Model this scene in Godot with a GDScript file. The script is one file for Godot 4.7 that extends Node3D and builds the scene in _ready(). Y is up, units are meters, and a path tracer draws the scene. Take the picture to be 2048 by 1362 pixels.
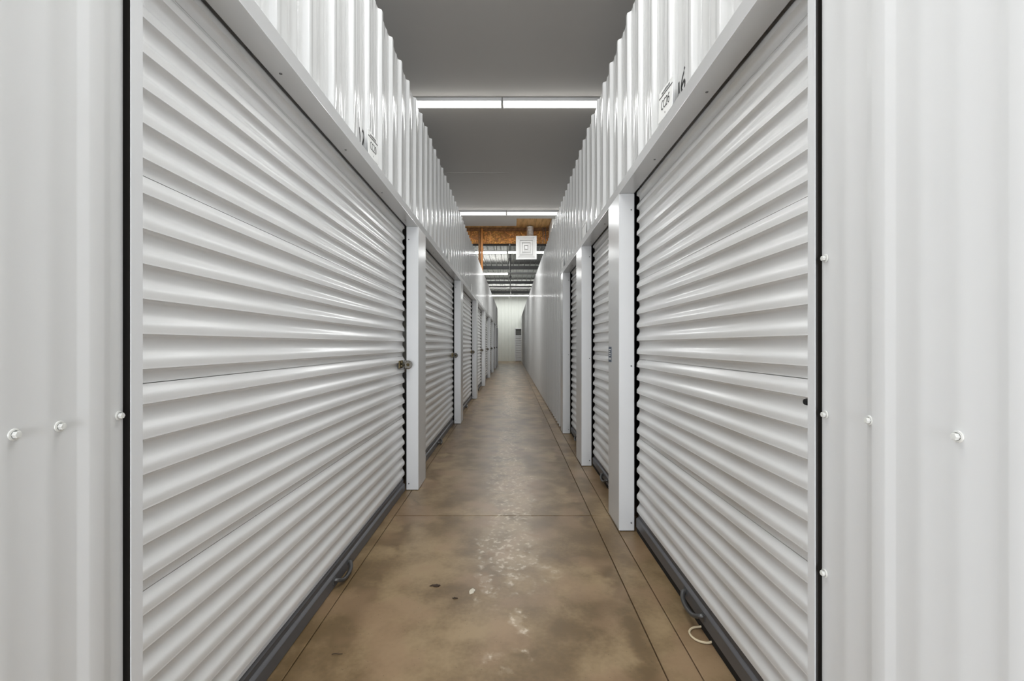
extends Node3D
# A self-storage corridor. Depth d runs away from the camera: z = -d. Metres.

const EYE := 1.18
const FL := 0.753      # corridor face of the posts on the long door row
const FR := 0.678      # corridor face of the posts on the short door row
const SOFFIT := 2.134
const WALL_TOP := 3.145
const CEIL := 4.36
const LOW := 0.28      # the end sheets have shallow ribs
const PITCH := 0.0825  # curtain rib
const LAMP := Color(0.972, 0.982, 0.985)
# lamp strengths
const D0 := 1.5        # depth of the strip lights above the nearest doors
const E0 := 3.5
const E1 := 0.45
const E2 := 3.3
const E3 := 2.4
const E6 := 2.3
const LENS := 3.2
const TUBE := 5.5
const ADDED_DAY_DOOR := 9.0
const ADDED_DAY_SIDE := 9.0
const EXPO := 2.25
const RIB := 0.2365    # wall panel rib

var M := {}
var cache := {}
var taken := {}

# ------------------------------------------------------------------ helpers
func mb() -> SurfaceTool:
	var st := SurfaceTool.new()
	st.begin(Mesh.PRIMITIVE_TRIANGLES)
	return st

func tri(st: SurfaceTool, a: Vector3, b: Vector3, c: Vector3, na: Vector3, nb: Vector3, nc: Vector3):
	if (b - a).cross(c - a).dot(na + nb + nc) > 0.0:
		var t := b; b = c; c = t
		var n := nb; nb = nc; nc = n
	for p in [[a, na], [b, nb], [c, nc]]:
		st.set_normal(p[1])
		st.set_uv(Vector2(p[0].x, p[0].z))
		st.add_vertex(p[0])

func quad(st: SurfaceTool, a: Vector3, b: Vector3, c: Vector3, d: Vector3, n: Vector3):
	tri(st, a, b, c, n, n, n); tri(st, a, c, d, n, n, n)

# sweep a 2-D profile (p.x along u, p.y along v) along w from w0 to w1; normals smooth where the bend is gentle
func extrude(st: SurfaceTool, pts: Array, closed: bool, o: Vector3, u: Vector3, v: Vector3, w: Vector3, w0: float, w1: float, caps := true, limit := 32.0):
	var n := pts.size()
	var segs := n if closed else n - 1
	var area := 0.0
	for i in n:
		var p: Vector2 = pts[i]; var q: Vector2 = pts[(i + 1) % n]
		area += p.x * q.y - q.x * p.y
	var s := 1.0 if area > 0 else -1.0
	var nr := []
	for i in segs:
		var e: Vector2 = (pts[(i + 1) % n] - pts[i]).normalized()
		nr.append(Vector2(e.y, -e.x) * s)
	for i in segs:
		var a: Vector2 = pts[i]; var b: Vector2 = pts[(i + 1) % n]
		var na: Vector2 = nr[i]; var nb: Vector2 = nr[i]
		if closed or i > 0:
			var m: Vector2 = nr[(i - 1 + segs) % segs]
			if rad_to_deg(abs(m.angle_to(nr[i]))) < limit: na = (m + nr[i]).normalized()
		if closed or i < segs - 1:
			var m2: Vector2 = nr[(i + 1) % segs]
			if rad_to_deg(abs(m2.angle_to(nr[i]))) < limit: nb = (m2 + nr[i]).normalized()
		var A := o + u * a.x + v * a.y; var B := o + u * b.x + v * b.y
		var NA := u * na.x + v * na.y; var NB := u * nb.x + v * nb.y
		tri(st, A + w * w0, B + w * w0, B + w * w1, NA, NB, NB)
		tri(st, A + w * w0, B + w * w1, A + w * w1, NA, NB, NA)
	if caps and closed:
		var idx := Geometry2D.triangulate_polygon(PackedVector2Array(pts))
		for k in range(0, idx.size(), 3):
			for e in [[w0, -1.0], [w1, 1.0]]:
				var P := []
				for j in 3: P.append(o + u * pts[idx[k + j]].x + v * pts[idx[k + j]].y + w * e[0])
				tri(st, P[0], P[1], P[2], w * e[1], w * e[1], w * e[1])

func box(st: SurfaceTool, lo: Vector3, hi: Vector3, bev := 0.0):
	# all twelve edges chamfered by bev
	var c := (lo + hi) / 2; var h := (hi - lo) / 2
	if bev <= 0.0:
		for ax in 3:
			for s in [-1.0, 1.0]:
				var n := Vector3.ZERO; n[ax] = s
				var e1 := Vector3.ZERO; e1[(ax + 1) % 3] = h[(ax + 1) % 3]
				var e2 := Vector3.ZERO; e2[(ax + 2) % 3] = h[(ax + 2) % 3]
				var q := c + n * h[ax]
				quad(st, q - e1 - e2, q + e1 - e2, q + e1 + e2, q - e1 + e2, n)
		return
	var k := h - Vector3.ONE * bev
	for ax in 3:
		var b1 := (ax + 1) % 3; var b2 := (ax + 2) % 3
		for s in [-1.0, 1.0]:
			var n := Vector3.ZERO; n[ax] = s
			var e1 := Vector3.ZERO; e1[b1] = k[b1]
			var e2 := Vector3.ZERO; e2[b2] = k[b2]
			var q := c + n * h[ax]
			quad(st, q - e1 - e2, q + e1 - e2, q + e1 + e2, q - e1 + e2, n)
		for s1 in [-1.0, 1.0]:
			for s2 in [-1.0, 1.0]:
				var e := Vector3.ZERO; e[ax] = k[ax]
				var p1 := c; p1[b1] += s1 * h[b1]; p1[b2] += s2 * k[b2]
				var p2 := c; p2[b1] += s1 * k[b1]; p2[b2] += s2 * h[b2]
				var nn := Vector3.ZERO; nn[b1] = s1; nn[b2] = s2
				quad(st, p1 - e, p1 + e, p2 + e, p2 - e, nn.normalized())
	for sx in [-1.0, 1.0]:
		for sy in [-1.0, 1.0]:
			for sz in [-1.0, 1.0]:
				var s := Vector3(sx, sy, sz)
				var q := c + k * s
				tri(st, q + Vector3(sx * bev, 0, 0), q + Vector3(0, sy * bev, 0), q + Vector3(0, 0, sz * bev), s.normalized(), s.normalized(), s.normalized())

func frame_of(axis: Vector3) -> Array:
	var a := axis.normalized()
	var u := a.cross(Vector3.UP if abs(a.y) < 0.9 else Vector3.RIGHT).normalized()
	return [u, a.cross(u), a]

# profile: [radius, height] pairs round an axis
func lathe(st: SurfaceTool, prof: Array, o: Vector3, axis: Vector3, segs := 24, flat := false):
	var f := frame_of(axis)
	for i in prof.size() - 1:
		var r0: float = prof[i][0]; var h0: float = prof[i][1]; var r1: float = prof[i + 1][0]; var h1: float = prof[i + 1][1]
		var e := Vector2(r1 - r0, h1 - h0)
		if e.length() < 1e-7: continue
		var nn := Vector2(e.y, -e.x).normalized()
		for k in segs:
			var a0 := TAU * k / segs; var a1 := TAU * (k + 1) / segs
			var am := (a0 + a1) / 2
			var d0: Vector3 = f[0] * cos(a0) + f[1] * sin(a0); var d1: Vector3 = f[0] * cos(a1) + f[1] * sin(a1)
			var dm: Vector3 = f[0] * cos(am) + f[1] * sin(am)
			var n0: Vector3 = (dm if flat else d0) * nn.x + f[2] * nn.y; var n1: Vector3 = (dm if flat else d1) * nn.x + f[2] * nn.y
			var A: Vector3 = o + d0 * r0 + f[2] * h0; var B: Vector3 = o + d1 * r0 + f[2] * h0
			var C: Vector3 = o + d1 * r1 + f[2] * h1; var D: Vector3 = o + d0 * r1 + f[2] * h1
			if r0 > 1e-7: tri(st, A, B, C, n0, n1, n1)
			if r1 > 1e-7: tri(st, A, C, D, n0, n1, n0)

func tube(st: SurfaceTool, path: Array, r: float, segs := 10, squash := 1.0):
	var up := Vector3(0.13, 0.97, 0.2).normalized()
	var rings := []
	for i in path.size():
		var t: Vector3 = (path[min(i + 1, path.size() - 1)] - path[max(i - 1, 0)]).normalized()
		var u := t.cross(up).normalized(); var v := u.cross(t).normalized()
		var ring := []
		for k in segs:
			var a := TAU * k / segs
			ring.append([path[i] + u * cos(a) * r + v * sin(a) * r * squash, (u * cos(a) * squash + v * sin(a)).normalized()])
		rings.append(ring)
	for i in path.size() - 1:
		for k in segs:
			var a = rings[i][k]; var b = rings[i][(k + 1) % segs]; var c = rings[i + 1][(k + 1) % segs]; var d = rings[i + 1][k]
			tri(st, a[0], b[0], c[0], a[1], b[1], c[1]); tri(st, a[0], c[0], d[0], a[1], c[1], d[1])
	for e in [0, path.size() - 1]:
		var n: Vector3 = (path[0] - path[1]).normalized() if e == 0 else (path[-1] - path[-2]).normalized()
		for k in segs:
			tri(st, path[e], rings[e][k][0], rings[e][(k + 1) % segs][0], n, n, n)

func curve(pts: Array, n := 24) -> Array:
	var out := []
	for i in n + 1:
		var t := float(i) / n * (pts.size() - 1)
		var k: int = min(int(t), pts.size() - 2)
		var f := t - k
		var p0: Vector3 = pts[max(k - 1, 0)]; var p1: Vector3 = pts[k]; var p2: Vector3 = pts[k + 1]; var p3: Vector3 = pts[min(k + 2, pts.size() - 1)]
		out.append(p1.cubic_interpolate(p2, p0, p3, f))
	return out

func part(called: String, mesh, m: Material, parent: Node, at := Vector3.ZERO) -> MeshInstance3D:
	var o := MeshInstance3D.new()
	o.name = called
	o.mesh = mesh.commit() if mesh is SurfaceTool else mesh
	o.material_override = m
	parent.add_child(o, true)
	o.position = at
	return o

func numbered(called: String) -> String:
	if not taken.has(called):
		taken[called] = 0
		return called
	taken[called] += 1
	return "%s_%03d" % [called, taken[called]]

func thing(called: String, label: String, category: String, at := Vector3.ZERO, group := "") -> Node3D:
	var o := Node3D.new()
	o.name = numbered(called)
	add_child(o, true)
	o.position = at
	o.set_meta("label", label); o.set_meta("category", category)
	if group: o.set_meta("group", group)
	return o

func struct(called: String, at := Vector3.ZERO) -> Node3D:
	var o := Node3D.new()
	o.name = called
	add_child(o, true)
	o.position = at
	o.set_meta("kind", "structure")
	return o

func mat(c: Color, rough: float, metal := 0.0, spec := 0.5) -> StandardMaterial3D:
	var m := StandardMaterial3D.new()
	m.albedo_color = c; m.roughness = rough; m.metallic = metal; m.metallic_specular = spec
	return m

func noise(freq: float, seed_: int, oct := 4, kind := FastNoiseLite.TYPE_SIMPLEX_SMOOTH) -> FastNoiseLite:
	var n := FastNoiseLite.new()
	n.noise_type = kind; n.frequency = freq; n.seed = seed_; n.fractal_octaves = oct
	return n

# ------------------------------------------------------------------ materials
func painted(c: Color, rough: float) -> StandardMaterial3D:
	var m := mat(c, rough)
	m.metallic_specular = 0.5
	return m

func floor_material() -> StandardMaterial3D:
	# 2.6 m x 5.2 m of worn, sealed concrete; repeats along the corridor
	var W := 1024; var H := 2048
	var img := func(f: float, s: int, o: int) -> PackedByteArray:
		var i: Image = noise(f, s, o).get_seamless_image(W, H)
		i.convert(Image.FORMAT_L8)
		return i.get_data()
	var big: PackedByteArray = img.call(0.0035, 3, 4)
	var mid: PackedByteArray = img.call(0.012, 11, 5)
	var fine: PackedByteArray = img.call(0.09, 7, 4)
	var scf: PackedByteArray = img.call(0.022, 23, 5)
	var hue: PackedByteArray = img.call(0.006, 31, 3)
	var spots: PackedByteArray = img.call(0.35, 41, 2)
	var grit: PackedByteArray = img.call(0.05, 57, 6)
	var col := PackedByteArray(); col.resize(W * H * 3)
	var rgh := PackedByteArray(); rgh.resize(W * H * 3)
	var dark := Vector3(112, 91, 62); var light := Vector3(162, 139, 106); var warm := Vector3(155, 127, 99)
	for y in H:
		var dep := y * 5.2 / H
		var ph := fposmod(dep - 2.15, 5.2)
		var along := smoothstep(0.0, 0.35, ph) * (1.0 - smoothstep(3.7, 4.3, ph))
		for x in W:
			var i := y * W + x
			var lx := x * 2.6 / W - 1.3
			var b := big[i] / 255.0; var m := mid[i] / 255.0; var f := fine[i] / 255.0; var s := scf[i] / 255.0; var h := hue[i] / 255.0
			var v := 0.5 + (b - 0.5) * 0.8 + (m - 0.5) * 0.6 + (f - 0.5) * 0.22
			# damp brown stains that follow the saw cuts, with ragged edges
			var e1 := exp(-pow((lx - 0.50 - (m - 0.5) * 0.10) / 0.045, 2.0)) * smoothstep(0.42, 0.6, b + (m - 0.5) * 0.4)
			var e2 := exp(-pow((lx + 0.69 - (m - 0.5) * 0.14) / 0.05, 2.0)) * smoothstep(0.36, 0.55, h + (m - 0.5) * 0.4)
			v -= 0.5 * e1 + 0.5 * e2
			v = clampf(v, 0.0, 1.0)
			var c := dark.lerp(light, smoothstep(0.12, 0.95, v))
			c = c.lerp(warm, 0.55 * smoothstep(0.45, 0.75, h))
			# scuffed, whitened sealer down the middle where people walk
			var lane := exp(-pow((lx + 0.01 - (b - 0.5) * 0.25) / 0.17, 2.0))
			var patch := smoothstep(0.50, 0.66, s * 0.55 + m * 0.25 + lane * 0.16 + along * 0.21 - 0.06) * smoothstep(0.12, 0.7, lane)
			var gr := grit[i] / 255.0
			var sc := patch * (0.30 + 0.70 * smoothstep(0.52, 0.72, gr * 0.8 + f * 0.2))
			c = c.lerp(Vector3(220, 209, 192), 0.85 * sc)
			# small dark specks
			if spots[i] > 226: c *= 0.70
			col[i * 3] = int(clampf(c.x, 0, 255)); col[i * 3 + 1] = int(clampf(c.y, 0, 255)); col[i * 3 + 2] = int(clampf(c.z, 0, 255))
			var r := 0.36 + (m - 0.5) * 0.06 + (f - 0.5) * 0.04 + sc * 0.08
			var rb := int(clampf(r, 0.05, 1.0) * 255)
			rgh[i * 3] = rb; rgh[i * 3 + 1] = rb; rgh[i * 3 + 2] = rb
	var ia := Image.create_from_data(W, H, false, Image.FORMAT_RGB8, col)
	var ir := Image.create_from_data(W, H, false, Image.FORMAT_RGB8, rgh)
	var mt := StandardMaterial3D.new()
	mt.albedo_texture = ImageTexture.create_from_image(ia)
	mt.roughness = 1.0; mt.roughness_texture = ImageTexture.create_from_image(ir)
	mt.metallic_specular = 0.5
	# UV of the slabs is (x, z) in metres
	mt.uv1_scale = Vector3(1.0 / 2.6, -1.0 / 5.2, 1.0); mt.uv1_offset = Vector3(0.5, 0.0, 0.0)
	return mt

func osb_material() -> StandardMaterial3D:
	# pressed wood strands
	var n := 512
	var im := Image.create(n, n, false, Image.FORMAT_RGB8)
	im.fill(Color8(150, 100, 50))
	var rng := RandomNumberGenerator.new(); rng.seed = 5
	for k in 2600:
		var c := Color8(rng.randi_range(130, 246), 0, 0)
		var g := c.r8
		c = Color8(g, int(g * rng.randf_range(0.64, 0.74)), int(g * rng.randf_range(0.30, 0.42)))
		var p := Vector2(rng.randf() * n, rng.randf() * n); var a := rng.randf() * PI
		var len_ := rng.randf_range(14, 46); var wd := rng.randf_range(2, 8)
		var dx := Vector2(cos(a), sin(a)); var dy := Vector2(-sin(a), cos(a))
		for i in int(len_):
			for j in int(wd):
				var q := p + dx * i + dy * j
				im.set_pixel(posmod(int(q.x), n), posmod(int(q.y), n), c)
	var m := StandardMaterial3D.new()
	m.albedo_texture = ImageTexture.create_from_image(im); m.roughness = 0.75
	m.uv1_triplanar = true; m.uv1_world_triplanar = true; m.uv1_scale = Vector3.ONE * 0.5
	return m

func wood_material(c: Color, seed_: int) -> StandardMaterial3D:
	var g := Gradient.new()
	g.colors = PackedColorArray([c.darkened(0.14), c, c.lightened(0.08)]); g.offsets = PackedFloat32Array([0.2, 0.5, 0.8])
	var t := NoiseTexture2D.new()
	t.width = 256; t.height = 256; t.seamless = true; t.noise = noise(0.015, seed_, 4); t.color_ramp = g
	var m := StandardMaterial3D.new()
	m.albedo_texture = t; m.roughness = 0.7
	m.uv1_triplanar = true; m.uv1_world_triplanar = true; m.uv1_scale = Vector3(2.0, 2.0, 0.25)
	return m

func make_materials():
	M.wall = painted(Color(0.805, 0.805, 0.80), 0.15)
	M.end_panel = painted(Color(0.805, 0.805, 0.80), 0.36)
	M.curtain = painted(Color(0.875, 0.875, 0.872), 0.24)
	M.trim = painted(Color(0.81, 0.812, 0.812), 0.24)
	M.ceiling = mat(Color(0.77, 0.757, 0.738), 0.75)
	M.added_unit_cover = mat(Color(0.42, 0.42, 0.42), 0.7)
	M.outer = mat(Color(0.80, 0.80, 0.79), 0.6)
	M.endwall = mat(Color(0.87, 0.88, 0.85), 0.45)
	M.bar = mat(Color(0.40, 0.40, 0.41), 0.42, 0.35)
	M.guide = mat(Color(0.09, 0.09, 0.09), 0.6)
	M.rubber = mat(Color(0.035, 0.035, 0.035), 0.8)
	M.pocket_shade = mat(Color(0.27, 0.26, 0.25), 0.85)  # dark tone painted for the shade inside the jamb pocket
	M.steel = mat(Color(0.58, 0.57, 0.55), 0.2, 0.95)
	M.handle = mat(Color(0.36, 0.36, 0.36), 0.38, 0.6)
	M.brass = mat(Color(0.34, 0.30, 0.21), 0.35, 0.85)
	M.bolt = mat(Color(0.83, 0.83, 0.81), 0.35, 0.1)
	M.screw = mat(Color(0.45, 0.45, 0.45), 0.4, 0.7)
	M.roof = mat(Color(0.74, 0.74, 0.73), 0.24, 0.8)
	M.purlin = mat(Color(0.50, 0.50, 0.50), 0.45, 0.7)
	M.foil = mat(Color(0.9, 0.9, 0.9), 0.28, 0.8)
	M.diffuser = mat(Color(0.80, 0.795, 0.785), 0.5)
	M.osb = osb_material()
	M.wood = wood_material(Color(0.84, 0.66, 0.43), 9)
	M.stud = wood_material(Color(0.48, 0.33, 0.18), 19)
	M.pipe = mat(Color(0.70, 0.45, 0.20), 0.42)
	M.white = mat(Color(0.90, 0.90, 0.89), 0.55)
	M.ink = mat(Color(0.05, 0.05, 0.05), 0.6)
	M.grey_ink = mat(Color(0.35, 0.35, 0.35), 0.6)
	M.sticker = mat(Color(0.26, 0.32, 0.40), 0.4)
	M.rope = mat(Color(0.82, 0.76, 0.64), 0.7)
	M.flake = mat(Color(0.86, 0.83, 0.76), 0.7)
	M.scrap = mat(Color(0.24, 0.18, 0.13), 0.8)
	M.housing = mat(Color(0.90, 0.90, 0.90), 0.4)
	M.floor = floor_material()
	M.lens = mat(Color(0.95, 0.95, 0.95), 0.5)
	M.lens.emission_enabled = true; M.lens.emission = Color(1, 0.995, 0.98); M.lens.emission_energy_multiplier = LENS
	M.daylight = mat(Color(0.9, 0.9, 0.9), 0.3)
	M.daylight.emission_enabled = true; M.daylight.emission = Color(0.9, 0.95, 1.0); M.daylight.emission_energy_multiplier = 1.5
	M.tube = mat(Color(0.95, 0.95, 0.95), 0.4)
	M.tube.emission_enabled = true; M.tube.emission = Color(1, 1, 0.985); M.tube.emission_energy_multiplier = TUBE

# ------------------------------------------------------------------ light fittings
func area(o: Node3D, at: Vector3, size: Vector2, e: float):
	var l := AreaLight3D.new()
	l.name = "lamp_light"
	l.area_size = size
	l.light_color = LAMP
	l.light_energy = e
	l.area_normalize_energy = true
	l.area_range = 40.0
	l.area_attenuation = 2.0
	l.shadow_enabled = true
	o.add_child(l, true)
	l.position = at
	l.rotation_degrees = Vector3(-90, 90, 0)   # shines down

func lens_fixture(x0: float, x1: float, d: float, e: float, label: String):
	var y := CEIL
	var o := thing("strip_light", label, "light", Vector3((x0 + x1) / 2, y - 0.09, -d), "strip lights across the corridor ceiling")
	var h := (x1 - x0) / 2
	var st := mb()
	box(st, Vector3(-h, 0.045, -0.06), Vector3(h, 0.09, 0.06), 0.004)
	part("housing", st, M.housing, o)
	st = mb()
	var pr := [Vector2(-0.052, 0.045), Vector2(-0.047, 0.018), Vector2(-0.034, 0.004), Vector2(0, 0.0), Vector2(0.034, 0.004), Vector2(0.047, 0.018), Vector2(0.052, 0.045)]
	extrude(st, pr, true, Vector3.ZERO, Vector3.BACK, Vector3.UP, Vector3.RIGHT, -h + 0.012, h - 0.012, true, 40)
	part("diffuser_lens", st, M.lens, o)
	for s in [-1.0, 1.0]:
		st = mb()
		box(st, Vector3(s * (h - 0.006) - 0.006, -0.002, -0.056), Vector3(s * (h - 0.006) + 0.006, 0.05, 0.056), 0.002)
		part("end_cap", st, M.housing, o)
	area(o, Vector3(0, -0.006, 0), Vector2(0.085, x1 - x0 - 0.03), e)

func tube_fixture(x0: float, x1: float, d: float, y: float, e: float, label: String, lit: bool):
	var o := thing("tube_light", label, "light", Vector3((x0 + x1) / 2, y, -d), "tube lights under the metal roof")
	var h := (x1 - x0) / 2
	var st := mb()
	var pr := [Vector2(-0.055, 0.085), Vector2(-0.055, 0.06), Vector2(-0.022, 0.035), Vector2(0.022, 0.035), Vector2(0.055, 0.06), Vector2(0.055, 0.085)]
	extrude(st, pr, true, Vector3.ZERO, Vector3.BACK, Vector3.UP, Vector3.RIGHT, -h, h)
	part("housing", st, M.housing, o)
	for s in [-1.0, 1.0]:
		st = mb()
		lathe(st, [[0, -h + 0.02], [0.016, -h + 0.02], [0.016, h - 0.02], [0, h - 0.02]], Vector3(0, 0.022, s * 0.038), Vector3.RIGHT, 12)
		part("tube", st, M.tube if lit else M.white, o)
	for s in [-1.0, 1.0]:
		st = mb()
		box(st, Vector3(s * (h - 0.012) - 0.01, 0.0, -0.06), Vector3(s * (h - 0.012) + 0.01, 0.07, 0.06), 0.003)
		part("lamp_holder", st, M.housing, o)
		st = mb()
		box(st, Vector3(s * h * 0.7 - 0.01, 0.085, -0.01), Vector3(s * h * 0.7 + 0.01, 4.601 - y, 0.01))
		part("hanger", st, M.screw, o)
	if lit: area(o, Vector3(0, -0.004, 0), Vector2(0.1, x1 - x0 - 0.05), e)

func daylight(called: String, at: Vector3, w: float, h: float, turn: float, e: float):  # added daylight source out of view: glowing pane with its own lamp
	var gl := struct(called, at)
	gl.rotation.y = turn
	var sg := mb()
	box(sg, Vector3(-w / 2, -h / 2, -0.01), Vector3(w / 2, h / 2, 0.01))
	part("pane", sg, M.daylight, gl)
	sg = mb()
	for x in [-w / 2 - 0.04, 0.0, w / 2 + 0.04]: box(sg, Vector3(x - 0.035, -h / 2 - 0.06, -0.05), Vector3(x + 0.035, h / 2 + 0.06, 0.018), 0.004)
	for y in [-h / 2 - 0.03, h / 2 + 0.03]: box(sg, Vector3(-w / 2 - 0.06, y - 0.03, -0.05), Vector3(w / 2 + 0.06, y + 0.03, 0.018), 0.004)
	part("frame", sg, M.guide, gl)
	var dl := AreaLight3D.new()
	dl.name = "added_day_light"
	dl.area_size = Vector2(w - 0.1, h - 0.1); dl.light_energy = e; dl.light_color = Color(0.95, 0.97, 1.0)
	dl.area_normalize_energy = true; dl.area_range = 45.0; dl.area_attenuation = 2.0; dl.shadow_enabled = true
	gl.add_child(dl, true)
	dl.position = Vector3(0, 0, -0.06)   # shines into the room

# ------------------------------------------------------------------ walls
# rib profile of the wall sheet along depth d0..d1; y of the profile = how far it stands out
func sheet_profile(d0: float, d1: float, phase: float) -> Array:
	var cyc := [[0.0, 0.0], [0.030, 0.0], [0.036, 0.0025], [0.052, 0.0025], [0.058, 0.0], [0.098, 0.0], [0.104, 0.0025], [0.120, 0.0025], [0.126, 0.0], [0.158, 0.0], [0.162, 0.0012], [0.176, 0.0180], [0.180, 0.0198], [0.206, 0.0198], [0.210, 0.0180], [0.224, 0.0012], [0.228, 0.0]]
	var out := []
	var k0 := int(floor((d0 - phase) / RIB)) - 1
	var k1 := int(ceil((d1 - phase) / RIB)) + 1
	var prev := Vector2(-1e9, 0)
	for k in range(k0, k1):
		for c in cyc:
			var p := Vector2(phase + k * RIB + c[0], c[1])
			if p.x > d0 and prev.x < d0 and prev.x > -1e8:
				out.append(Vector2(d0, lerpf(prev.y, p.y, (d0 - prev.x) / (p.x - prev.x))))
			if p.x > d0 and p.x < d1: out.append(p)
			if p.x >= d1 and prev.x < d1:
				out.append(Vector2(d1, lerpf(prev.y, p.y, (d1 - prev.x) / (p.x - prev.x))))
			prev = p
	return out

func sheet(side: float, flat: float, d0: float, d1: float, y0: float, y1: float, phase: float, thick := 0.03, low := 1.0) -> SurfaceTool:
	var pr := sheet_profile(d0, d1, phase)
	for i in pr.size(): pr[i] = Vector2(pr[i].x, pr[i].y * low)
	pr.append(Vector2(d1, -thick)); pr.append(Vector2(d0, -thick))
	var st := mb()
	extrude(st, pr, true, Vector3(side * flat, 0, 0), Vector3(0, 0, -1), Vector3(-side, 0, 0), Vector3.UP, y0, y1)
	return st

func bolt_mesh(side: float) -> Mesh:
	var key := "bolt%d" % int(side)
	if not cache.has(key):
		var st := mb()
		var ax := Vector3(-side, 0, 0)
		lathe(st, [[0.0, 0.0], [0.0092, 0.0], [0.0096, 0.0012], [0.0090, 0.0022], [0.0062, 0.0026]], Vector3.ZERO, ax, 20)
		lathe(st, [[0.0058, 0.0024], [0.0058, 0.0078], [0.0050, 0.0086], [0.0, 0.0088]], Vector3.ZERO, ax, 6, true)
		cache[key] = st.commit()
	return cache[key]

func screw_mesh(ax: Vector3) -> Mesh:
	var key := "screw%s" % ax
	if not cache.has(key):
		var st := mb()
		lathe(st, [[0.0, 0.0], [0.0055, 0.0], [0.0052, 0.0018], [0.003, 0.0030], [0.0, 0.0034]], Vector3.ZERO, ax, 12)
		cache[key] = st.commit()
	return cache[key]

# ------------------------------------------------------------------ door row parts
var trims := 0
func next_trim() -> Node3D:
	trims += 1
	return struct("trim_%d" % trims)

func post(side: float, face: float, d0: float, d1: float, front := true):
	var o := next_trim()
	var st := mb()
	var a := side * face; var b := side * (face + 0.098)
	box(st, Vector3(min(a, b), 0.004, -d1), Vector3(max(a, b), SOFFIT, -d0), 0.003)
	part("post", st, M.trim, o)
	if front:
		# screws in the face that looks back along the corridor
		for y in [0.055, 1.045, 2.03]:
			part("screw", screw_mesh(Vector3.BACK), M.screw, o, Vector3(side * (face + 0.078), y, -d0 + 0.0005))

func header(side: float, face: float, d0: float, d1: float):
	var o := next_trim()
	var st := mb()
	var pr := [Vector2(0.002, 0), Vector2(-0.010, 0.040), Vector2(0.006, 0.062), Vector2(0.06, 0.062), Vector2(0.06, 0.02), Vector2(0.095, 0.02), Vector2(0.095, 0)]
	extrude(st, pr, true, Vector3(side * face, SOFFIT, 0), Vector3(side, 0, 0), Vector3.UP, Vector3(0, 0, -1), d0, d1, true, 8.0)
	part("header", st, M.trim, o)
	# thin return lip hemmed under the face
	st = mb()
	extrude(st, [Vector2(0.001, -0.0025), Vector2(0.001, 0.0), Vector2(0.014, 0.0), Vector2(0.014, -0.0025)], true, Vector3(side * face, SOFFIT, 0), Vector3(side, 0, 0), Vector3.UP, Vector3(0, 0, -1), d0, d1)
	part("hem", st, M.trim, o)
	var d := d0 + 0.7
	while d < min(d1, 13.0):
		part("screw", screw_mesh(Vector3.DOWN), M.screw, o, Vector3(side * (face + 0.06), SOFFIT, -d))
		d += 0.62

func rib_profile(n: int) -> Array:
	# from the top seam downwards; x = down, y = how far back from the rib fronts
	var cyc := [[0.0, 0.0], [0.02, 0.006], [0.05, 0.0115], [0.10, 0.0155], [0.17, 0.0172], [0.27, 0.0176], [0.37, 0.0172], [0.45, 0.0155], [0.53, 0.0122], [0.60, 0.0080], [0.66, 0.0042], [0.71, 0.0016], [0.76, 0.0003], [0.82, 0.0], [0.94, 0.0], [0.985, 0.0003]]
	var out := []
	var lo := 0.0009; var hi := n * PITCH - 0.0009
	var prev := Vector2(-1e9, 0)
	for k in range(-1, n + 1):
		for c in cyc:
			var p := Vector2((k + c[0] - 0.43) * PITCH, c[1])
			if prev.x > -1e8:
				if prev.x < lo and p.x >= lo: out.append(Vector2(lo, lerpf(prev.y, p.y, (lo - prev.x) / (p.x - prev.x))))
				if p.x > lo and p.x < hi: out.append(p)
				if prev.x < hi and p.x >= hi: out.append(Vector2(hi, lerpf(prev.y, p.y, (hi - prev.x) / (p.x - prev.x))))
			prev = p
	return out

func curtain_mesh(w: float, ribs: int) -> Mesh:
	var key := "curtain%.3f_%d" % [w, ribs]
	if not cache.has(key):
		var st := mb()
		var pr := rib_profile(ribs)
		var back := pr.duplicate(); back.reverse()
		for p in back: pr.append(p + Vector2(0, 0.0022))
		# u = down, v = back (+X), swept along the door
		extrude(st, pr, true, Vector3.ZERO, Vector3.DOWN, Vector3.RIGHT, Vector3(0, 0, -1), 0.0, w, true, 38)
		cache[key] = st.commit()
	return cache[key]

func bar_mesh(w: float) -> Mesh:
	var key := "bar%.3f" % w
	if not cache.has(key):
		var st := mb()
		var pr := [Vector2(0.0, 0.0), Vector2(0.0, 0.052), Vector2(0.003, 0.056), Vector2(0.014, 0.061), Vector2(0.014, 0.086), Vector2(0.006, 0.092), Vector2(0.024, 0.092), Vector2(0.024, 0.0)]
		extrude(st, pr, true, Vector3.ZERO, Vector3.RIGHT, Vector3.UP, Vector3(0, 0, -1), 0.0, w)
		cache[key] = st.commit()
	return cache[key]

func handle_mesh() -> Mesh:
	if not cache.has("handle"):
		var st := mb()
		# built for a door whose corridor side is -X
		var p := curve([Vector3(0.0, 0.004, 0.092), Vector3(-0.012, 0.002, 0.090), Vector3(-0.021, -0.008, 0.074), Vector3(-0.027, -0.018, 0.045), Vector3(-0.029, -0.021, 0.0), Vector3(-0.027, -0.018, -0.045), Vector3(-0.021, -0.008, -0.074), Vector3(-0.012, 0.002, -0.090), Vector3(0.0, 0.004, -0.092)], 40)
		tube(st, p, 0.0105, 12, 0.85)
		for s in [-1.0, 1.0]:
			box(st, Vector3(-0.004, -0.012, s * 0.096 - 0.016), Vector3(0.002, 0.016, s * 0.096 + 0.016), 0.0015)
		cache["handle"] = st.commit()
	return cache["handle"]

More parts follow.
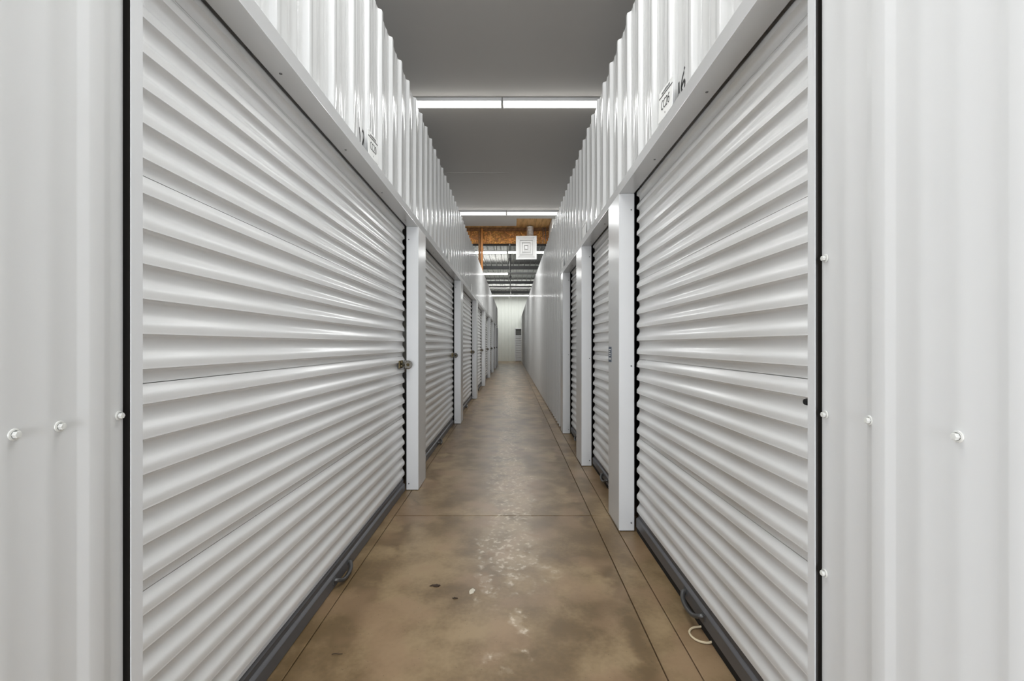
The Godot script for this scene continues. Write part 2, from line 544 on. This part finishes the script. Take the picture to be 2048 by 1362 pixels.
# a roll-up door between depth d0 and d1; front = lateral place of the rib fronts
func shutter(side: float, face: float, d0: float, d1: float, label: String, group: String, raise := 0.0, latch := 0.155) -> Node3D:
	var front := face + 0.109
	var o := thing("roll_up_shutter", label, "roll-up door", Vector3(side * front, 0, -d0), group)
	# build for side +1 (corridor towards -X); turn for the other side
	var w := d1 - d0
	var flip := side < 0
	if flip:
		o.rotation.y = PI
		o.position.z = -d1
	var cw := w - 0.020
	var z0 := -0.006 if not flip else -0.014
	var tops := [0.592, 1.087, 1.582, 2.077]
	for i in 4:
		part("curtain_panel", curtain_mesh(cw, 6), M.curtain, o, Vector3(0, tops[i] + raise * 0.0, z0))
	part("curtain_panel", curtain_mesh(cw, 3), M.curtain, o, Vector3(0, 2.077 + 3 * PITCH, z0))
	var bar_at := Vector3(-0.004, 0.004 + raise, z0 - 0.002)
	var bar := part("bottom_bar", bar_mesh(cw - 0.004), M.bar, o, bar_at)
	if raise > 0.0:
		var st := mb()
		box(st, Vector3(0.0, 0.003, -w + 0.01), Vector3(0.02, 0.004 + raise, -0.01))
		part("bottom_seal", st, M.rubber, bar, -bar_at)
	var hd := part("pull_handle", handle_mesh(), M.handle, bar, Vector3(-0.004, 0.036 + raise, -w / 2) - bar_at)
	hd.set_meta("label", "dark grey curved pull handle on the bottom bar")
	# side guides, coloured near black for the shade in the gaps, and the roll behind the header
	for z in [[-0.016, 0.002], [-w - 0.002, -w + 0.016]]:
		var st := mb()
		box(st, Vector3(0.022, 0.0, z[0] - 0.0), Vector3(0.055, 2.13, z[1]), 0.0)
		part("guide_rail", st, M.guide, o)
	var st2 := mb()
	lathe(st2, [[0.0, 0.02], [0.15, 0.02], [0.15, w - 0.02], [0.0, w - 0.02]], Vector3(0.19, 2.42, 0), Vector3(0, 0, -1), 20)
	part("roll", st2, M.curtain, o)
	# slide latch at the right-hand edge of someone facing the door
	var zl := -latch
	var st3 := mb()
	box(st3, Vector3(-0.010, 0.995, zl - 0.045), Vector3(0.002, 1.055, zl + 0.045), 0.002)
	box(st3, Vector3(-0.024, 1.008, zl - 0.03), Vector3(-0.008, 1.024, zl + 0.058), 0.003)
	box(st3, Vector3(-0.022, 1.034, zl - 0.012), Vector3(-0.008, 1.058, zl + 0.012), 0.003)
	part("slide_latch", st3, M.brass, o)
	return o

func disc_lock(side: float, face: float, d: float, label: String):
	var c := Vector3(side * (face + 0.073), 1.018, -d)
	var o := thing("disc_padlock", label, "padlock", c, "round padlocks along the long row of doors")
	var ax := Vector3(-side * 0.42, 0.12, 0.9).normalized()
	var st := mb()
	lathe(st, [[0.0, -0.013], [0.030, -0.013], [0.0345, -0.010], [0.035, -0.004], [0.035, 0.004], [0.0345, 0.010], [0.030, 0.013], [0.024, 0.0125], [0.023, 0.010], [0.0, 0.010]], Vector3.ZERO, ax, 32)
	var bd := part("body", st, M.steel, o)
	st = mb()
	lathe(st, [[0.0, 0.009], [0.0125, 0.009], [0.0125, 0.0125], [0.011, 0.014], [0.0, 0.014]], Vector3.ZERO, ax, 20)
	var k := part("keyway", st, M.brass, bd)
	k.set_meta("label", "dull brass key cylinder")
	st = mb()
	var f := frame_of(ax)
	var p := []
	for i in 11:
		var a := PI * (0.1 + 0.8 * i / 10.0)
		p.append(Vector3(side * cos(a * 0.5) * 0.026, sin(a) * 0.022 + 0.01, 0) - ax * 0.004)
	tube(st, p, 0.0045, 8)
	part("shackle", st, M.steel, o)

func number_plate(side: float, face: float, d: float, text: String, label: String, tilt: float):
	# white plastic plate leaning on the header, its print facing the corridor
	var o := thing("unit_number_plate", label, "sign", Vector3(side * (face - 0.008), SOFFIT + 0.054, -d), "" if text else "blank number plates above the doors")
	var w := 0.175; var h := 0.132
	o.rotation = Vector3(0, -side * PI / 2, 0)
	o.rotate_object_local(Vector3.FORWARD, tilt)
	var st := mb()
	box(st, Vector3(-w / 2, -0.012, -0.003), Vector3(w / 2, h - 0.012, 0.0), 0.001)
	part("plate", st, M.white, o)
	st = mb()
	box(st, Vector3(-w / 2 + 0.004, h - 0.043, 0.0), Vector3(w / 2 - 0.004, h - 0.038, 0.0006))
	part("rule_line", st, M.ink, o)
	if text:
		# the small line of print over the rule is too small to read: short strokes
		var rng := RandomNumberGenerator.new(); rng.seed = 4
		st = mb()
		var x := -0.05
		while x < 0.05:
			var l := rng.randf_range(0.003, 0.009)
			box(st, Vector3(x, h - 0.034, 0.0), Vector3(x + l, h - 0.024 + rng.randf_range(-0.002, 0.002), 0.0005))
			x += l + 0.003
		part("small_print", st, M.grey_ink, o)
		var t := TextMesh.new()
		var fnt := SystemFont.new(); fnt.font_names = PackedStringArray(["Droid Sans"])
		t.text = text; t.font = fnt; t.font_size = 48; t.pixel_size = 0.00108; t.depth = 0.0012
		var tx := part("number", t, M.ink, o, Vector3(0.0, 0.050, 0.0004))
		tx.scale = Vector3(0.9, 1.1, 1.0)
		st = mb()
		box(st, Vector3(-0.002, 0.003, 0.0), Vector3(0.002, 0.011, 0.0006))
		part("print_mark", st, M.ink, o)

func sheet_height(d: float, phase: float) -> float:
	var pr := sheet_profile(d - 0.0004, d + 0.0004, phase)
	return pr[0].y

func marker(side: float, flat: float, phase: float, d: float, strokes: Array, parent: Node3D):
	# felt-pen number on the wall sheet, following its ribs; strokes in (reader's right, up)
	var st := mb()
	for s in strokes:
		var p := []
		for q in s: p.append(Vector3(q.x, q.y, 0))
		var path := []
		for q in curve(p, 40):
			var dd: float = d - q.x * side
			path.append(Vector3(side * (flat - sheet_height(dd, phase) - 0.0002), SOFFIT + 0.072 + q.y * 0.9, -dd))
		for i in path.size() - 1:
			var t: Vector3 = (path[i + 1] - path[i]).normalized()
			var n := Vector3(-side, 0, 0)
			var w := t.cross(n).normalized() * 0.0068
			quad(st, path[i] - w, path[i] + w, path[i + 1] + w, path[i + 1] - w, n)
	var o := part("handwritten_number", st, M.ink, parent)
	o.set_meta("label", "black felt-pen number written on the wall")

# ------------------------------------------------------------------ scene
func _ready():
	# camera
	var cam := Camera3D.new()
	cam.name = "camera"
	add_child(cam)
	cam.position = Vector3(0, EYE, 0)
	cam.projection = Camera3D.PROJECTION_FRUSTUM
	cam.near = 0.05; cam.far = 100.0
	cam.size = 0.05 * 1362.0 / 900.0
	cam.frustum_offset = Vector2(0.05 * 1.0 / 900.0, 0.05 * 8.0 / 900.0)
	cam.current = true
	# environment: an interior, no sky light
	var we := WorldEnvironment.new()
	we.name = "environment"
	var env := Environment.new()
	env.background_mode = Environment.BG_COLOR
	env.background_color = Color(0, 0, 0)
	env.tonemap_mode = Environment.TONE_MAPPER_LINEAR
	env.tonemap_exposure = EXPO
	env.sdfgi_enabled = true; env.ssao_enabled = true; env.ssil_enabled = true
	we.environment = env
	add_child(we)
	make_materials()

	# strip lights on the smooth ceiling, two fittings end to end every 4.88 m
	for r in [[D0, E0, "above the CC20 and CC26 doors"], [5.85, E1, "before the ceiling seam"], [10.73, E2, "beside the bare wooden boards"]]:
		lens_fixture(-2.56, -0.125, r[0], r[1], "white strip light on smooth ceiling %s, longer door row side" % r[2])
		lens_fixture(-0.115, 2.32, r[0], r[1], "white strip light on smooth ceiling %s, shorter door row side" % r[2])
	# unseen glass door and lobby window, guessed and added to brighten right wall and posts
	daylight("added_door_1", Vector3(-0.06, 1.20, 4.98), 1.3, 2.2, 0.0, ADDED_DAY_DOOR)
	daylight("added_window_1", Vector3(-4.98, 1.25, 1.75), 3.2, 2.3, -PI / 2, ADDED_DAY_SIDE)

	# ---------------- floor: slabs between saw cuts
	var fl := struct("floor")
	var xs := [-5.0, -0.806, 0.551, 0.676, 5.0]
	var ds := [-5.2, 3.105, 13.6, 24.6, 32.2]
	for j in ds.size() - 1:
		for i in xs.size() - 1:
			var st := mb()
			var g := 0.0022
			box(st, Vector3(xs[i] + g, -0.10, -ds[j + 1] + g * 2.4), Vector3(xs[i + 1] - g, 0.0, -ds[j] - g * 2.4), 0.0015)
			part("slab", st, M.floor, fl)
	var stb := mb()
	box(stb, Vector3(-5.2, -0.30, -32.4), Vector3(5.2, -0.012, 5.4))
	part("joint_bed", stb, mat(Color(0.20, 0.16, 0.12), 0.9), fl)

	# ---------------- corridor walls
	var wl := struct("wall_left")
	part("upper_sheet", sheet(-1, FL + 0.028, 0.89, 24.5, SOFFIT + 0.062, WALL_TOP, 2.674 - 0.210), M.wall, wl)
	part("end_sheet", sheet(-1, FL + 0.015, 0.25, 0.889, 0.003, WALL_TOP, 0.845 - 0.21, 0.03, LOW), M.end_panel, wl)
	var stv := mb()
	box(stv, Vector3(-5.0, 0.003, -0.28), Vector3(-FL - 0.03, WALL_TOP, -0.25))
	part("lobby_sheet", stv, M.wall, wl)
	for b in [[0.694, 1.041], [0.764, 1.041], [0.880, 1.041]]:
		part("bolt", bolt_mesh(-1), M.bolt, wl, Vector3(-(FL + 0.0150 - LOW * sheet_height(b[0], 0.845 - 0.21)), b[1], -b[0]))
	var wr := struct("wall_right")
	part("upper_sheet", sheet(1, FR + 0.028, 1.005, 6.2, SOFFIT + 0.062, WALL_TOP, 2.463 - 0.210), M.wall, wr)
	part("end_sheet", sheet(1, FR + 0.015, -5.0, 1.003, 0.003, WALL_TOP, 0.845 - 0.194, 0.03, LOW), M.end_panel, wr)
	part("long_sheet", sheet(1, FR + 0.022, 6.17, 31.62, 0.012, WALL_TOP, 0.1), M.wall, wr)
	for b in [[0.866, 1.034], [0.697, 1.0375], [0.992, 1.37], [0.992, 1.0255], [0.994, 0.675]]:
		part("bolt", bolt_mesh(1), M.bolt, wr, Vector3(FR + 0.0150 - LOW * sheet_height(b[0], 0.845 - 0.194), b[1], -b[0]))

	# near jambs: a thin lip standing proud of the wall sheet, with a dark strip as the painted shade of its pocket
	for q in [[-1.0, FL, 0.891, 0.919], [1.0, FR, 1.006, 1.030]]:
		var o := next_trim()
		var s: float = q[0]; var f: float = q[1]
		var st := mb()
		var pr := [Vector2(q[2], 0.0), Vector2(q[3], 0.0), Vector2(q[3], 0.098), Vector2(q[3] - 0.002, 0.098), Vector2(q[3] - 0.002, 0.002), Vector2(q[2], 0.002)]
		extrude(st, pr, true, Vector3(s * f, 0, 0), Vector3(0, 0, -1), Vector3(s, 0, 0), Vector3.UP, 0.004, SOFFIT + 0.06)
		part("jamb_lip", st, M.trim, o)
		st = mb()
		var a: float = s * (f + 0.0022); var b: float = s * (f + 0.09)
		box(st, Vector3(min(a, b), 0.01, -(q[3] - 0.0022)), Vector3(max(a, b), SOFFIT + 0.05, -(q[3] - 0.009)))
		part("pocket_shade_strip", st, M.pocket_shade, o)

	# far wall, side walls, the wall behind the camera
	var we2 := struct("wall_end")
	var ste := mb()
	var pe := []
	for k in range(-22, 22):
		var x := k * 0.237
		for c in [[0.0, 0.0], [0.012, 0.012], [0.034, 0.012], [0.046, 0.0]]: pe.append(Vector2(x + c[0], c[1]))
	pe.append(Vector2(5.2, -0.1)); pe.append(Vector2(-5.22, -0.1))
	extrude(ste, pe, true, Vector3(0, 0, -31.7), Vector3.RIGHT, Vector3.BACK, Vector3.UP, 0.0, 4.95)
	part("sheet", ste, M.endwall, we2)
	for q in [["wall_outer_left", Vector3(-5.2, 0, -32), Vector3(-5.0, 5.1, 5.2)], ["wall_outer_right", Vector3(5.0, 0, -32), Vector3(5.2, 5.1, 5.2)], ["wall_back", Vector3(-5.2, 0, 5.0), Vector3(5.2, 4.6, 5.2)]]:
		var o := struct(q[0])
		var st := mb()
		box(st, q[1], q[2])
		part("plaster", st, M.outer, o)
	# unseen covers added over the storage units to stop light leaking in
	for q in [[-1.0, FL, 0.28, 24.5], [1.0, FR, -5.0, 31.6]]:
		var o := struct("added_covers_%s" % ("left" if q[0] < 0 else "right"))
		var st := mb()
		var a: float = q[0] * (q[1] + 0.046); var b: float = q[0] * 5.0
		box(st, Vector3(min(a, b), 2.86, -q[3]), Vector3(max(a, b), 2.90, -q[2]))
		part("added_unit_cover", st, M.added_unit_cover, o)

	# ---------------- ceiling: smooth boards, then bare boards, then the metal roof
	var ce := struct("ceiling")
	var stc := mb()
	box(stc, Vector3(-5.1, CEIL, -11.36), Vector3(5.1, CEIL + 0.05, 5.2))
	box(stc, Vector3(-5.1, CEIL, -12.07), Vector3(0.13, CEIL + 0.05, -11.36))
	box(stc, Vector3(1.03, CEIL, -12.5), Vector3(5.1, CEIL + 0.05, -11.36))
	part("smooth_board", stc, M.ceiling, ce)
	var sts := mb()
	box(sts, Vector3(-1.40, CEIL - 0.004, -8.39), Vector3(-0.05, CEIL + 0.001, -8.32), 0.001)
	part("seam_tape", sts, M.ceiling, ce)
	var cb0 := struct("ceiling_boards")
	for k in range(-14, 14):
		var st := mb()
		var x := -0.10 + k * 0.372
		box(st, Vector3(x + 0.003, CEIL + 0.05, -12.55), Vector3(x + 0.369, CEIL + 0.075, -10.9), 0.002)
		part("plank", st, M.wood, cb0)
	var stl := mb()
	box(stl, Vector3(-5.1, CEIL + 0.075, -12.55), Vector3(5.1, 5.1, -10.9))
	part("deck", stl, M.wood, cb0)
	var sto := mb()
	box(sto, Vector3(-5.0, 3.985, -12.56), Vector3(5.0, CEIL + 0.05, -12.5))
	part("strand_board", sto, M.osb, cb0)
	var stg := mb()
	box(stg, Vector3(-5.0, CEIL - 0.035, -12.5), Vector3(5.0, CEIL + 0.05, -12.44), 0.003)
	part("ledger", stg, M.stud, cb0)
	var stw := mb()
	box(stw, Vector3(1.03, 3.97, -12.44), Vector3(1.12, CEIL, -11.4), 0.003)
	part("edge_board", stw, M.white, cb0)
	# metal roof
	var rf := struct("ceiling_roof")
	var str_ := mb()
	var pr2 := []
	for k in range(-20, 21):
		var x := k * 0.25 + 0.06
		for c in [[0.0, 0.0], [0.016, -0.046], [0.034, -0.046], [0.050, 0.0], [0.125, 0.0], [0.131, -0.005], [0.150, -0.005], [0.156, 0.0]]: pr2.append(Vector2(x + c[0], c[1]))
	pr2.append(Vector2(5.22, 0.06)); pr2.append(Vector2(-4.94, 0.06))
	extrude(str_, pr2, true, Vector3(0, 4.80, 0), Vector3.RIGHT, Vector3.UP, Vector3(0, 0, -1), 12.5, 32.0)
	part("roof_sheet", str_, M.roof, rf)
	for d in [15.565, 20.465, 25.365, 30.165]:
		var st := mb()
		extrude(st, [Vector2(0, 0), Vector2(0.07, 0), Vector2(0.07, 0.02), Vector2(0.066, 0.02), Vector2(0.066, 0.004), Vector2(0.004, 0.004), Vector2(0.004, 0.16), Vector2(0.07, 0.16), Vector2(0.07, 0.164), Vector2(0, 0.164)], true, Vector3(0, 4.60, -d), Vector3(0, 0, -1), Vector3.UP, Vector3.RIGHT, -5.0, 5.0)
		part("purlin", st, M.purlin, rf)

	# tube lights under the roof
	var tl := [[15.6, 4.34, true, true, "first past the diffuser", E3], [20.5, 4.37, true, false, "second past the diffuser", E3], [25.4, 4.40, false, false, "third past the diffuser", E3], [30.2, 4.43, true, true, "beside the end wall", E6]]
	for q in tl:
		tube_fixture(-2.56, -0.15, q[0], q[1], q[5], "%s tube light under metal roof, %s, longer door row side" % ["lit" if q[2] else "unlit", q[4]], q[2])
		tube_fixture(-0.13, 2.30, q[0], q[1], q[5], "%s tube light under metal roof, %s, bare wall side" % ["lit" if q[3] else "unlit", q[4]], q[3])

	# ---------------- long door row
	header(-1, FL, 0.885, 24.5)
	var pd := 3.048
	var first := 3.64
	var words := ["first", "second", "third", "fourth", "fifth", "sixth", "seventh", "eighth"]
	for k in 8:
		var d1 := first + pd * k
		var d0 := 0.905 if k == 0 else d1 - pd + 0.31
		var lab := "grey corrugated roll-up storage door under the CC20 number plate" if k == 0 else "grey corrugated roll-up storage door, %s in the row starting at CC20" % words[k]
		shutter(-1, FL, d0, d1, lab, "roll-up doors along the corridor")
		post(-1, FL, d1, d1 + 0.31 if k < 7 else 24.99)
		disc_lock(-1, FL, d1 - 0.062, "round steel disc padlock on the roll-up door under the CC20 plate" if k == 0 else "round steel disc padlock on the %s roll-up door of the row starting at CC20" % words[k])
		if k > 0: number_plate(-1, FL, (d0 + d1) / 2 + 0.05, "", "small white plate above the %s door of the row starting at CC20" % words[k], 0.05)
	number_plate(-1, FL, 2.43, "CC20", "white plate reading CC20 leaning on the door header", -0.09)
	marker(-1, FL + 0.028, 2.674 - 0.210, 2.345, [[Vector2(-0.035, 0.10), Vector2(-0.025, 0.06), Vector2(-0.02, 0.0)], [Vector2(0.0, 0.09), Vector2(0.02, 0.11), Vector2(0.035, 0.075), Vector2(0.012, 0.02), Vector2(0.01, 0.002), Vector2(0.045, 0.0)], [Vector2(0.062, 0.09), Vector2(0.06, 0.05), Vector2(0.058, 0.01)]], wl)

	# ---------------- short door row
	header(1, FR, 1.0, 6.2)
	var rows := [[1.02, 2.84, 3.147], [3.147, 4.36, 4.71], [4.71, 5.95, 6.2]]
	for k in 3:
		var q = rows[k]
		var lab: String = ["grey corrugated roll-up storage door under the CC26 number plate", "narrow grey corrugated roll-up storage door beside the post with the blue sticker", "narrow grey corrugated roll-up storage door next to the long bare ribbed wall"][k]
		var o := shutter(1, FR, q[0], q[1], lab, "roll-up doors along the corridor", 0.032, 0.075 if k == 0 else 0.155)
		if k == 0:
			var st := mb()
			var p := []
			for i in 22:
				var a := lerpf(-0.6, PI + 0.5, i / 21.0)
				p.append(Vector3(-0.012 - sin(a) * 0.052, 0.006 + 0.012 * maxf(0.0, -sin(a)), -0.80 - 0.05 * cos(a)))
			tube(st, p, 0.0045, 8)
			var rp := part("pull_rope", st, M.rope, o)
			rp.set_meta("label", "cream pull rope loop lying on the floor")
			st = mb()
			lathe(st, [[0.0, 0.0], [0.008, 0.0], [0.009, 0.006], [0.009, 0.022], [0.007, 0.028], [0.0, 0.029]], Vector3(-0.018, 1.035, -0.118), Vector3(-1, 0, 0), 14)
			part("latch_knob", st, M.rubber, o)
		post(1, FR, q[1], q[2])
	number_plate(1, FR, 1.965, "CC26", "white plate reading CC26 leaning on the door header", 0.09)
	marker(1, FR + 0.028, 2.463 - 0.210, 1.855, [[Vector2(0.030, 0.112), Vector2(-0.002, 0.085), Vector2(-0.014, 0.045), Vector2(0.004, 0.012), Vector2(0.030, 0.035), Vector2(0.016, 0.062), Vector2(-0.012, 0.045)], [Vector2(-0.036, 0.085), Vector2(-0.034, 0.03)]], wr)
	number_plate(1, FR, 4.16, "", "small white plate on the header above the door beside the blue sticker", -0.05)
	number_plate(1, FR, 5.92, "", "small white plate at the end of the header beside the bare wall", -0.05)

	# blue sticker on the first wide post of the short row
	var sk := thing("warning_sticker", "small blue sticker with white print on the post face", "sticker", Vector3(FR, 1.06, -3.095))
	var stk := mb()
	box(stk, Vector3(-0.0012, 0.0, -0.045), Vector3(0.0, 0.104, 0.045))
	part("film", stk, M.sticker, sk)
	stk = mb()
	for r in [[0.016, 0.030, -0.03, 0.03], [0.042, 0.047, -0.032, 0.02], [0.055, 0.060, -0.032, 0.028], [0.068, 0.073, -0.032, 0.01], [0.082, 0.088, -0.03, 0.03]]:
		box(stk, Vector3(-0.0018, r[0], r[2]), Vector3(-0.0010, r[1], r[3]))
	part("print", stk, M.white, sk)

	# ---------------- door in the end wall
	var ed := thing("end_shutter", "small pale ribbed roll-up door in the end wall", "roll-up door", Vector3(0.29, 0, -31.68))
	var st5 := mb()
	extrude(st5, rib_profile(15), false, Vector3(0, 1.82, 0.004), Vector3.DOWN * 1.46, Vector3(0, 0, -3.6), Vector3.RIGHT, 0.0, 1.1)
	part("curtain", st5, M.curtain, ed, Vector3(0, 0, 0.08))
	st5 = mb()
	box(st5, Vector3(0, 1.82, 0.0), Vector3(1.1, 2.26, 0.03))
	part("head_shade_panel", st5, mat(Color(0.36, 0.36, 0.35), 0.6), ed)  # grey sheet painted as the shade of the drum space
	st5 = mb()
	for q in [[-0.05, 0.0], [1.1, 1.15]]: box(st5, Vector3(q[0], 0, -0.01), Vector3(q[1], 2.30, 0.09), 0.003)
	box(st5, Vector3(-0.05, 2.26, -0.01), Vector3(1.15, 2.31, 0.09), 0.003)
	part("door_frame", st5, M.trim, ed)

	# ---------------- air diffuser hanging from the bare boards
	var df := thing("air_diffuser", "square white air diffuser on a silver duct below wooden boards", "air vent", Vector3(0.397, 3.78, -12.08))
	df.rotation_degrees = Vector3(3, -3, 0)
	var hw := 0.277; var hh := 0.312
	var std := mb()
	square_ring(std, hw, hh, hw - 0.05, hh - 0.05, 0.0, 0.004, 0.012)
	part("flange", std, M.diffuser, df)
	for i in 3:
		var a := 0.226 - i * 0.060
		std = mb()
		square_ring(std, a, a * hh / hw, a - 0.050, (a - 0.050) * hh / hw, 0.0, 0.022, 0.006)
		part("louver", std, M.diffuser, df)
	std = mb()
	box(std, Vector3(-0.036, -0.040, -0.02), Vector3(0.036, 0.040, 0.026), 0.006)
	part("core", std, M.diffuser, df)
	std = mb()
	box(std, Vector3(-hw + 0.03, -hh + 0.03, -0.12), Vector3(hw - 0.03, hh - 0.03, -0.012), 0.004)
	part("plenum_box", std, M.diffuser, df)
	std = mb()
	var dp := [[0.085, 0.0]]
	for i in 18:
		dp.append([0.100, 0.012 + i * 0.035]); dp.append([0.094, 0.030 + i * 0.035])
	lathe(std, dp, Vector3(0.10, -0.02, -0.22), Vector3.UP, 24)
	part("duct", std, M.foil, df)

	# orange sprinkler pipe and stud beside it
	var pp := thing("sprinkler_pipe", "orange upright sprinkler pipe with a coupling in front of strand board", "pipe", Vector3(-0.815, 2.9, -12.40))
	var stp := mb()
	lathe(stp, [[0.0, 0.0], [0.032, 0.0], [0.032, 1.47], [0.0, 1.47]], Vector3.ZERO, Vector3.UP, 18)
	part("tube", stp, M.pipe, pp)
	stp = mb()
	lathe(stp, [[0.032, 0.0], [0.041, 0.003], [0.041, 0.055], [0.032, 0.058]], Vector3(0, 0.88, 0), Vector3.UP, 18)
	part("coupling", stp, M.pipe, pp)
	var sd := thing("timber_stud", "dark timber stud standing behind the orange sprinkler pipe", "stud", Vector3(-0.885, 2.9, -12.46))
	stp = mb()
	box(stp, Vector3(-0.03, 0, -0.03), Vector3(0.03, 1.46, 0.03), 0.003)
	part("post_body", stp, M.stud, sd)
	# cables hanging by the edge board
	for q in [[0.86, 0.46, "longer thin grey cable hanging beside the air diffuser"], [0.93, 0.40, "shorter thin grey cable hanging beside the white edge board"]]:
		var cb := thing("hanging_cable", q[2], "cable", Vector3(q[0], CEIL + 0.04, -12.35), "cables hanging by the diffuser")
		var stq := mb()
		tube(stq, curve([Vector3.ZERO, Vector3(0.01, -q[1] * 0.5, 0), Vector3(-0.005, -q[1], 0.01)], 12), 0.008, 8)
		part("cable", stq, M.screw, cb)
	# conduit under the roof with a sensor at its end
	var cd := thing("conduit", "grey conduit running along the middle of the metal roof", "conduit", Vector3(-0.06, 4.57, -12.6))
	var stx := mb()
	tube(stx, [Vector3.ZERO, Vector3(0, 0, -9), Vector3(0, 0, -18.9)], 0.022, 10)
	part("tube", stx, M.purlin, cd)
	for d in [5.2, 9.9]:
		stx = mb()
		box(stx, Vector3(-0.06, -0.075, -d - 0.06), Vector3(0.06, 0.02, -d + 0.06), 0.006)
		part("junction_box", stx, M.screw, cd)
	var sn := thing("ceiling_sensor", "small white round sensor under the tube light by the end wall", "sensor", Vector3(-0.06, 4.42, -30.05))
	stx = mb()
	lathe(stx, [[0.0, -0.11], [0.035, -0.10], [0.055, -0.07], [0.06, -0.03], [0.05, 0.0], [0.0, 0.0]], Vector3.ZERO, Vector3.UP, 20)
	part("dome", stx, M.white, sn)
	stx = mb()
	lathe(stx, [[0.0, 0.0], [0.015, 0.0], [0.015, 0.17], [0.0, 0.17]], Vector3.ZERO, Vector3.UP, 10)
	part("stem", stx, M.white, sn)

	# ---------------- bits on the floor
	scrap("paint_flake", "white flake of paint lying on the brown floor", "flake", Vector3(-0.188, 0, -2.150), 0.016, 0.034, M.flake, 2)
	scrap("dry_leaf_scrap", "ragged dark brown leaf scrap lying on the floor", "scrap", Vector3(-0.372, 0, -2.20), 0.030, 0.014, M.scrap, 3)
	scrap("dirt_crumb", "small dark crumb lying beside the white paint flake", "crumb", Vector3(-0.262, 0, -2.09), 0.013, 0.007, M.scrap, 4)
	var tw := thing("twig", "thin dark twig lying on the floor near the saw cut", "twig", Vector3(-0.665, 0.003, -1.712))
	stx = mb()
	tube(stx, curve([Vector3(-0.018, 0, 0.002), Vector3(-0.006, 0.001, -0.001), Vector3(0.008, 0.0005, 0.001), Vector3(0.022, 0, -0.001)], 10), 0.0014, 6)
	part("stem", stx, M.scrap, tw)

func square_ring(st: SurfaceTool, ow: float, oh: float, iw: float, ih: float, zo: float, zi: float, t: float):
	# a square ring whose inner edge stands zi forward and outer edge zo forward
	var o := [Vector3(-ow, -oh, zo), Vector3(ow, -oh, zo), Vector3(ow, oh, zo), Vector3(-ow, oh, zo)]
	var i := [Vector3(-iw, -ih, zi), Vector3(iw, -ih, zi), Vector3(iw, ih, zi), Vector3(-iw, ih, zi)]
	var b := Vector3(0, 0, -t)
	for k in 4:
		var k2 := (k + 1) % 4
		var mid: Vector3 = (o[k] + o[k2]) / 2
		var dir := Vector3(mid.x, mid.y, 0).normalized()
		var n: Vector3 = (Vector3(0, 0, 1) * abs((o[k] - i[k]).x) + dir * (zi - zo)).normalized()
		quad(st, o[k], o[k2], i[k2], i[k], n)
		quad(st, o[k] + b, o[k2] + b, i[k2] + b, i[k] + b, -n)
		quad(st, o[k], o[k2], o[k2] + b, o[k] + b, dir)
		quad(st, i[k], i[k2], i[k2] + b, i[k] + b, -dir)

func scrap(called: String, label: String, cat: String, at: Vector3, rx: float, rz: float, m: Material, seed_: int):
	var o := thing(called, label, cat, at)
	var rng := RandomNumberGenerator.new(); rng.seed = seed_
	var n := 14
	var top := []; var low := []
	for k in n:
		var a := TAU * k / n
		var r := rng.randf_range(0.55, 1.1)
		low.append(Vector3(cos(a) * rx * r, 0.0008, sin(a) * rz * r))
		top.append(Vector3(cos(a) * rx * r * 0.9, 0.002 + rng.randf() * 0.003, sin(a) * rz * r * 0.9))
	var st := mb()
	var c := Vector3(0, 0.004, 0)
	for k in n:
		var k2 := (k + 1) % n
		var nn: Vector3 = (top[k] - c).cross(top[k2] - c)
		nn = nn.normalized() * signf(nn.y)
		tri(st, c, top[k], top[k2], nn, nn, nn)
		var side: Vector3 = Vector3(top[k].x, 0, top[k].z).normalized()
		quad(st, low[k], low[k2], top[k2], top[k], side)
	part("flake", st, m, o)
